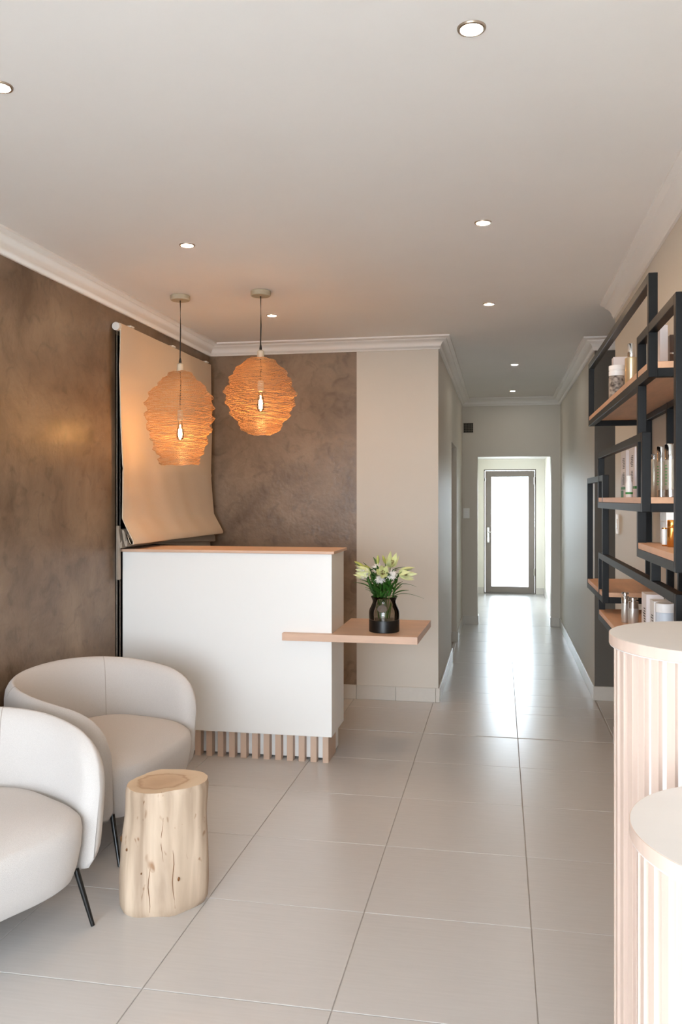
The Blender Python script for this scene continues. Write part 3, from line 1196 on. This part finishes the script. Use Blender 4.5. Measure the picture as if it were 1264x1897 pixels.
def carton(label, x, y, k, w, d, hgt, m, prints=(), rz=0.0, group='cartons on the wall shelf', dz=0.0):
    z = BOARD_TOP[k] + GAPZ + dz
    t = thing('carton', label, 'box', (x, y, z), rz, group=group)
    MB().box(-w / 2, w / 2, -d / 2, d / 2, 0, hgt).build('carton_body', m, t, bevel=0.0006)
    by = {}
    for face, a, b, c_, d_, pm in prints:
        mb = by.setdefault(pm, MB())
        e = 0.0003
        if face == 'x':      # the face towards the room
            mb.box(-w / 2 - e, -w / 2, -d / 2 + a * d, -d / 2 + b * d, c_ * hgt, d_ * hgt)
        else:                # the face towards the front window
            mb.box(-w / 2 + a * w, -w / 2 + b * w, -d / 2 - e, -d / 2, c_ * hgt, d_ * hgt)
    for pm, mb in by.items():
        mb.build('printing', pm, t)
    return t


def lines(face, a, b, z0, z1, n, m='print_dark', seed=0):
    r = random.Random(seed)
    out = []
    for i in range(n):
        z = z0 + (z1 - z0) * i / n
        hgt = (z1 - z0) / n * 0.5
        out.append((face, a, a + (b - a) * r.uniform(0.45, 1.0), z, z + hgt, m))
    return out


# upper shelf
bottle('jar', 'dark patterned jar with a wide white lid on the top board', 'jar', 0.497, 3.80, 'A',
       [(0.030, 0), (0.0335, 0.004), (0.0335, 0.108), (0.031, 0.116)], 'jar_pattern',
       [('lid', [(0.0325, 0.117), (0.0335, 0.119), (0.0335, 0.138), (0.0315, 0.139), (0.0315, 0.142), (0.0335, 0.143), (0.0335, 0.160), (0.032, 0.162)], 'white_gloss')])
carton('plain white carton right behind the patterned jar', 0.555, 4.10, 'A', 0.075, 0.06, 0.245, 'box_white')
bottle('pump_bottle', 'champagne bottle with a chrome cap next to the patterned jar', 'bottle', 0.510, 3.47, 'A',
       [(0.023, 0), (0.025, 0.003), (0.025, 0.140), (0.020, 0.144)], 'champagne',
       [('cap', [(0.0145, 0.1445), (0.0150, 0.146), (0.0150, 0.196), (0.0135, 0.198)], 'chrome')])
carton('white carton whose top edge shows above the interlocking frames', 0.590, 3.52, 'A', 0.03, 0.05, 0.255, 'white_gloss')
carton('tall lilac white carton inside the upper right frame', 0.560, 3.10, 'A', 0.026, 0.05, 0.190, 'box_white',
       lines('y', 0.2, 0.8, 0.06, 0.16, 3, seed=2))
carton('small dark brown carton inside the upper right frame', 0.570, 2.98, 'A', 0.022, 0.03, 0.135, 'box_brown',
       [('y', 0.0, 1.0, 0.52, 0.56, 'chrome')])
carton('beige white printed carton inside the upper right frame', 0.570, 2.83, 'A', 0.036, 0.05, 0.125, 'box_white',
       lines('y', 0.2, 0.9, 0.55, 0.85, 5, seed=4) + [('y', 0.1, 0.3, 0.22, 0.32, 'print_green')])
# middle shelf
for i, (yy, lab) in enumerate(((3.77, 'farther of the two tall white cartons with green band'), (3.54, 'nearer of the two tall white cartons with green band'))):
    carton(lab, 0.537, yy, 'C', 0.032, 0.15, 0.20, 'box_white',
           lines('x', 0.25, 0.75, 0.62, 0.86, 7, seed=10 + i) + lines('x', 0.3, 0.7, 0.28, 0.55, 9, seed=20 + i)
           + [('x', 0.02, 0.98, 0.17, 0.225, 'print_green'), ('y', 0.0, 1.0, 0.17, 0.225, 'print_green'), ('x', 0.5, 0.98, 0.0, 0.15, 'print_green'), ('y', 0.75, 1.0, 0.0, 0.15, 'print_green')])
bottle('small_bottle', 'small white bottle standing before the two green banded cartons', 'bottle', 0.480, 3.325, 'C',
       [(0.0125, 0), (0.0135, 0.002), (0.0135, 0.052), (0.0095, 0.064), (0.0095, 0.066)], 'white_gloss',
       [('cap', [(0.0092, 0.0662), (0.0092, 0.081), (0.008, 0.082)], 'white_plastic'),
        ('label_band', [(0.0136, 0.012), (0.01365, 0.0125), (0.01365, 0.019), (0.0136, 0.0195)], 'print_green')])
carton('white carton behind the slim champagne pump bottle', 0.580, 3.12, 'C', 0.03, 0.04, 0.165, 'white_gloss')
bottle('pump_bottle', 'slim champagne pump bottle at the near end of the middle board', 'bottle', 0.520, 3.035, 'C',
       [(0.0105, 0), (0.0115, 0.002), (0.0115, 0.122), (0.009, 0.130)], 'bottle_silver',
       [('pump', [(0.005, 0.1302), (0.005, 0.138), (0.0085, 0.139), (0.0085, 0.147), (0.007, 0.149)], 'chrome')])
for lab, xx, yy, rr, hh in (('silver capped bottle beside the slim champagne pump bottle', 0.530, 2.955, 0.0142, 0.170),
                            ('widest silver capped bottle at the near end of the middle board', 0.540, 2.857, 0.0172, 0.172)):
    t = bottle('capped_bottle', lab, 'bottle', xx, yy, 'C', [(rr, 0.0245), (rr, hh * 0.70)], 'bottle_silver',
               [('base', [(rr * 0.95, 0), (rr * 1.02, 0.001), (rr * 1.02, 0.024)], 'chrome'),
                ('cap', [(rr * 1.02, hh * 0.7005), (rr * 1.02, hh - 0.003), (rr * 0.92, hh)], 'chrome')],
               group='silver capped bottles')
    mb = MB()
    for i in range(7):
        a0 = PI + 0.15 + 0.03 * (i % 3)
        a1 = a0 + 0.55 + 0.1 * (i % 2)
        z0 = 0.040 + 0.010 * i
        vs = []
        for q in range(5):
            a = a0 + (a1 - a0) * q / 4
            vs += [(rr * 1.012 * math.cos(a), rr * 1.012 * math.sin(a), z0), (rr * 1.012 * math.cos(a), rr * 1.012 * math.sin(a), z0 + 0.0035)]
        mb.add(vs, [(2 * q, 2 * q + 2, 2 * q + 3, 2 * q + 1) for q in range(4)])
    mb.build('printing', 'print_green', t)
# lower right frame
carton('large white carton behind the gold bottle', 0.545, 2.80, 'B', 0.075, 0.10, 0.100, 'white_gloss',
       [('x', 0.0, 1.0, zz, zz + 0.012, 'box_beige') for zz in (0.2, 0.45, 0.7)])
bottle('gold_bottle', 'shiny gold bottle in the lower right frame', 'bottle', 0.500, 2.622, 'B',
       [(0.0125, 0), (0.0138, 0.002), (0.0138, 0.056), (0.012, 0.058)], 'gold',
       [('cap', [(0.0128, 0.0582), (0.0132, 0.059), (0.0132, 0.078), (0.012, 0.080)], 'gold')])
bottle('small_bottle', 'small white bottle with gold rims left of the gold bottle', 'bottle', 0.487, 2.665, 'B',
       [(0.0075, 0.0042), (0.0075, 0.051)], 'white_gloss',
       [('base', [(0.0072, 0), (0.0078, 0.001), (0.0078, 0.004)], 'gold'), ('rim', [(0.0078, 0.0512), (0.0078, 0.0545), (0.007, 0.055)], 'gold')])
# lowest shelf
for lab, xx, yy, rr, hh in (('slimmer chrome pump bottle left on the lowest board', 0.499, 3.56, 0.0155, 0.122),
                            ('wider chrome pump bottle left on the lowest board', 0.512, 3.44, 0.0200, 0.115)):
    bottle('pump_bottle', lab, 'bottle', xx, yy, 'E', [(rr * 0.92, 0), (rr, 0.002), (rr, hh * 0.64)], 'satin_silver',
           [('collar', [(rr, hh * 0.641), (rr, hh * 0.86), (rr * 0.9, hh * 0.88)], 'chrome'),
            ('pump', [(rr * 0.5, hh * 0.881), (rr * 0.5, hh * 0.93), (rr * 0.95, hh * 0.935), (rr * 0.95, hh * 0.985), (rr * 0.8, hh)], 'chrome')],
           group='chrome pump bottles on the lowest board')
carton('white carton farthest back of three on the lowest board', 0.545, 3.21, 'E', 0.06, 0.10, 0.158, 'box_white', lines('x', 0.2, 0.8, 0.35, 0.7, 6, seed=31))
carton('middle white carton of three on the lowest board', 0.545, 3.06, 'E', 0.055, 0.08, 0.150, 'white_gloss', lines('x', 0.2, 0.8, 0.4, 0.7, 5, seed=32))
bottle('cream_jar', 'pale blue cylinder jar in front of cartons on the lowest board', 'jar', 0.532, 2.90, 'E',
       [(0.028, 0), (0.030, 0.003), (0.030, 0.128), (0.029, 0.130)], 'pale_blue',
       [('lid', [(0.0305, 0.1305), (0.031, 0.132), (0.031, 0.158), (0.029, 0.160)], 'white_gloss')])
bottle('pump_bottle', 'white pump bottle rising behind the pale blue jar', 'bottle', 0.585, 2.985, 'E',
       [(0.018, 0), (0.019, 0.002), (0.019, 0.145), (0.015, 0.150)], 'white_gloss',
       [('pump', [(0.005, 0.1505), (0.005, 0.166), (0.018, 0.168), (0.018, 0.176), (0.016, 0.178)], 'white_plastic')])
carton('slim white carton at the near end of the lowest board', 0.555, 2.79, 'E', 0.03, 0.03, 0.165, 'box_white', lines('x', 0.2, 0.8, 0.3, 0.7, 5, seed=33))

# ------------------------------------------------------------------ vase with flowers
VXc, VYc = -0.662, 4.81
VZc = WZ + 0.0006
vase = thing('flower_vase', 'smoked glass vase with black base on the oak side shelf', 'vase', (VXc, VYc, VZc))
R0 = 0.088
MB().lathe([(R0 - 0.004, 0), (R0, 0.003), (R0, 0.068), (R0 - 0.001, 0.069)], n=48).build('base_band', 'vase_black', vase, smooth=40)
outer = [(R0 - 0.0005, 0.0695), (R0, 0.075), (R0, 0.115), (R0 - 0.004, 0.130), (R0 - 0.014, 0.150), (R0 - 0.021, 0.168), (R0 - 0.021, 0.178), (R0 - 0.014, 0.196), (R0 - 0.0105, 0.201)]
inner_p = [(r - 0.004, z) for r, z in reversed(outer)]
MB().lathe(outer + [(R0 - 0.0125, 0.2025)] + inner_p, n=48, cap0=False, cap1=True).build('glass_body', 'smoked_glass', vase, smooth=60)
# raised oval medallion on the side facing the room
mb = MB()
for s0, s1, o in ((1.0, 0.86, 0.004), (0.86, 0.2, 0.0015)):
    rings = []
    for f, oo in ((s0, 0.0), (s0, o), (s1, o), (s1, o * 0.5)):
        rr = []
        for q in range(28):
            a = 2 * PI * q / 28
            ang = -PI / 2 - 0.02 + 0.36 * f * math.cos(a)
            z = 0.140 + 0.020 * f * math.sin(a)
            r0 = interp([(0.150, R0 - 0.014), (0.130, R0 - 0.004), (0.115, R0)], max(0.1151, min(0.1499, z))) if z < 0.15 else R0 - 0.014 - (z - 0.15) * 0.4
            rr.append(((r0 + oo) * math.cos(ang), (r0 + oo) * math.sin(ang), z))
        rings.append(rr)
    mb.loops(rings)
mb.build('medallion', 'medallion', vase, smooth=40)


def petal(L, W, curl, lift, n=7, th=0.0008):
    """A closed thin petal along +x, tips curling up or down."""
    top, bot = [], []
    for i in range(n + 1):
        t = i / n
        w = W * math.sin(PI * min(1, t ** 0.75)) ** 0.8 * (1 - 0.15 * t) if 0 < t < 1 else 0.0006
        x = L * t
        z = lift * t * L - curl * L * t * t
        for lst, o in ((top, th), (bot, -th)):
            lst.append(((x, -w / 2, z + w * 0.18 + o), (x, 0, z + o), (x, w / 2, z + w * 0.18 + o)))
    rings = []
    for a, b in zip(top, bot):
        rings.append([a[0], a[1], a[2], b[2], b[1], b[0]])
    return rings


def place(rings, M):
    return [[tuple(M @ Vector(p)) for p in r] for r in rings]


def frame_to(p, d, roll=0.0):
    d = Vector(d).normalized()
    q = d.to_track_quat('X', 'Z')
    return Matrix.Translation(p) @ q.to_matrix().to_4x4() @ Matrix.Rotation(roll, 4, 'X')


def stem_curve(p0, p1, sag=0.0, n=8):
    p0, p1 = Vector(p0), Vector(p1)
    out = []
    for i in range(n + 1):
        t = i / n
        p = p0.lerp(p1, t)
        lat = (p1 - p0)
        side = Vector((lat.x, lat.y, 0))
        p -= side * sag * math.sin(PI * t)
        out.append(p)
    return out


frnd = random.Random(21)


def flower(name, label, cat, tip, kind, root_xy, group=None, facing=None, nleaf=3, size=1.0):
    t = thing(name, label, cat, (VXc, VYc, VZc), group=group)
    root = (root_xy[0], root_xy[1], 0.075)
    pts = stem_curve(root, tip, 0.14)
    MB().tube(pts, 0.0026, n=6).build('stem', 'stem', t, smooth=60)
    tipv = Vector(tip)
    d = Vector(facing) if facing else (pts[-1] - pts[-2])
    if kind == 'lily':
        base = frame_to(tipv, d)
        for k in range(6):
            a = 2 * PI * k / 6 + 0.3
            L = (0.094 if k % 2 else 0.102) * size
            R = petal(L, 0.036 * size, 0.30, 0.12)
            ang = math.radians(34 if k % 2 else 28)
            M = base @ Matrix.Rotation(a, 4, 'X') @ Matrix.Rotation(-ang, 4, 'Y')
            MB().loops(place(R, M)).build('petal', 'petal_lily', t, smooth=70)
        mb = MB()
        for k in range(6):
            a = 2 * PI * k / 6
            M = base @ Matrix.Rotation(a, 4, 'X') @ Matrix.Rotation(-0.25, 4, 'Y')
            q = [M @ Vector((0, 0, 0)), M @ Vector((0.045 * size, 0, 0))]
            mb.tube(q, 0.0009, n=4)
            mb.tube([M @ Vector((0.045 * size, -0.004, 0)), M @ Vector((0.047 * size, 0.004, 0))], 0.0018, n=5)
        mb.build('stamen', 'stamen', t)
    elif kind == 'mum':
        base = frame_to(tipv, d)
        mb = MB()
        for ring_i, (ang, L, n) in enumerate(((82, 0.036, 18), (58, 0.034, 15), (36, 0.030, 11), (14, 0.024, 6))):
            for k in range(n):
                a = 2 * PI * k / n + ring_i * 0.4 + frnd.uniform(-0.1, 0.1)
                R = petal(L * size * frnd.uniform(0.85, 1.12), 0.0075 * size, 0.15, 0.0, n=4)
                M = base @ Matrix.Rotation(a, 4, 'X') @ Matrix.Rotation(-math.radians(ang + frnd.uniform(-6, 6)), 4, 'Y')
                mb.loops(place(R, M))
        mb.build('petals', 'petal_white', t, smooth=70)
    else:
        base = frame_to(tipv, d)
        L = 0.055 * size
        rings = []
        for i in range(9):
            u = i / 8
            r = 0.0095 * size * math.sin(PI * (0.12 + 0.86 * u)) ** 0.9
            rings.append([tuple(base @ Vector((L * u, r * math.cos(q * PI / 4) * (1 + 0.15 * math.cos(3 * q * PI / 4)), r * math.sin(q * PI / 4)))) for q in range(8)])
        MB().loops(rings).build('bud', 'bud_green', t, smooth=70)
    for k in range(nleaf):
        i = frnd.randint(3, 7)
        p = pts[i]
        a = frnd.uniform(0, 2 * PI)
        dirv = Vector((math.cos(a) * 0.7, math.sin(a) * 0.7, frnd.uniform(0.5, 1.3)))
        R = petal(frnd.uniform(0.07, 0.12), 0.022, frnd.uniform(0.1, 0.6), 0.1, n=6)
        M = frame_to(p, dirv, frnd.uniform(-0.5, 0.5))
        MB().loops(place(R, M)).build('leaf', 'leaf', t, smooth=70)
    return t


# positions relative to the vase: x right, y away from the camera, z up
fl = [
    ('lily', 'lily', 'pale green lily leaning left over the vase rim', 'flower', (-0.075, -0.02, 0.335), 'lily', (-0.02, 0.0), (-0.9, -0.35, 0.15), 1.0),
    ('lily', 'lily', 'open pale lily at the top middle of the bouquet', 'flower', (0.035, 0.01, 0.372), 'lily', (0.0, 0.02), (0.25, -0.6, 0.75), 1.0),
    ('lily', 'lily', 'pale lily facing right at the edge of the bouquet', 'flower', (0.085, -0.01, 0.338), 'lily', (0.03, 0.0), (0.95, -0.3, 0.05), 1.05),
    ('lily', 'lily', 'pale lily low in the middle of the bouquet, facing the room', 'flower', (-0.002, -0.055, 0.335), 'lily', (0.01, -0.02), (0.15, -0.9, 0.30), 0.95),
    ('chrysanthemum', 'mum', 'white chrysanthemum at the left of the bouquet', 'flower', (-0.105, -0.035, 0.335), 'mum', (-0.03, 0.01), (-0.45, -0.8, 0.15), 1.0),
    ('chrysanthemum', 'mum', 'white chrysanthemum right of the middle, in front', 'flower', (0.052, -0.07, 0.330), 'mum', (0.02, -0.02), (0.1, -0.9, 0.3), 1.0),
    ('chrysanthemum', 'mum', 'drooping white chrysanthemum at the centre front', 'flower', (-0.015, -0.07, 0.310), 'mum', (-0.01, -0.03), (0.05, -0.9, -0.5), 0.9),
    ('chrysanthemum', 'mum', 'white chrysanthemum high behind the left lily', 'flower', (-0.045, 0.02, 0.360), 'mum', (-0.02, 0.03), (-0.1, -0.7, 0.6), 0.9),
    ('lily_bud', 'bud', 'tall green lily bud pointing straight up', 'bud', (-0.042, 0.03, 0.385), 'bud', (0.0, 0.03), (0.03, 0, 1), 1.0),
    ('lily_bud', 'bud', 'slim green bud at the very top of the bouquet', 'bud', (0.005, 0.02, 0.390), 'bud', (0.01, 0.03), (-0.35, 0, 1), 0.95),
    ('lily_bud', 'bud', 'long green bud reaching out to the far left', 'bud', (-0.115, 0.0, 0.365), 'bud', (-0.03, -0.01), (-0.9, 0, 0.55), 1.3),
    ('lily_bud', 'bud', 'short green bud above the left lily', 'bud', (-0.085, 0.015, 0.362), 'bud', (-0.02, 0.02), (-0.8, -0.1, 0.35), 0.8),
]
for nm, kd, lab, cat, tip, kind, rxy, fc, sz in fl:
    flower(nm, lab, cat, tip, kind, rxy, group={'lily': 'pale lilies in the vase', 'mum': 'white chrysanthemums in the vase', 'bud': 'green lily buds in the vase'}[kd],
           facing=fc, nleaf=8 if kd != 'bud' else 6, size=sz)
# loose long leaves around the rim
for i, (lab, p, d, L, W, curl) in enumerate((
        ('long dark leaf drooping over the right vase rim', (0.055, -0.01, 0.20), (0.8, -0.1, 0.75), 0.13, 0.016, 0.95),
        ('narrow dark leaf arching out at the upper right', (0.07, 0.0, 0.265), (0.9, 0.0, 0.5), 0.10, 0.012, 0.6),
        ('narrow leaf curving up at the lower left of the bouquet', (-0.045, -0.02, 0.20), (-0.55, -0.1, 0.9), 0.11, 0.012, -0.1),
        ('broad leaf leaning left from the vase rim', (-0.035, -0.03, 0.215), (-0.7, -0.2, 0.5), 0.075, 0.018, 0.2))):
    t = thing('lily_leaf', lab, 'leaf', (VXc, VYc, VZc), group='long leaves at the vase rim')
    M = frame_to(Vector(p), d)
    MB().loops(place(petal(L, W, curl, 0.0, n=9), M)).build('leaf_blade', 'leaf', t, smooth=70)
    MB().tube(stem_curve((p[0] * 0.3, p[1] * 0.3, 0.08), p, 0.1, 5), 0.002, n=5).build('stalk', 'stem', t, smooth=60)

# ------------------------------------------------------------------ switches and air brick


def switch(label, loc, rz):
    s = thing('light_switch', label, 'light switch', loc, rz)
    MB().box(-0.037, 0.037, -0.009, -0.0005, -0.06, 0.06).build('plate', 'white_plastic', s, bevel=0.002)
    for z in (-0.028, 0.004):
        for x in (-0.016, 0.002):
            MB().box(x, x + 0.014, -0.013, -0.009, z, z + 0.026).build('rocker', 'white_gloss', s, bevel=0.001)


switch('white light switch on the left of the corridor end wall', (-0.405, YE, 1.345), 0)
switch('white light switch at the end of the beige shelf wall', (XR, 5.28, 1.367), -PI / 2)

vent = thing('air_brick', 'small dark air vent grille high on the corridor end wall', 'vent', (-0.382, YE, 2.378))
MB().box(-0.056, 0.056, -0.003, -0.0005, -0.056, 0.056).build('backing', 'vent_dark', vent)
for k in range(6):
    z = -0.056 + k * 0.0224
    MB().box(-0.058, 0.058, -0.009, -0.003, z - 0.0022, z + 0.0022).build('bar', 'vent_bar', vent)
for k in range(7):
    x = -0.056 + k * 0.0187
    MB().box(x - 0.002, x + 0.002, -0.0085, -0.003, -0.056, 0.056).build('upright_bar', 'vent_bar', vent)
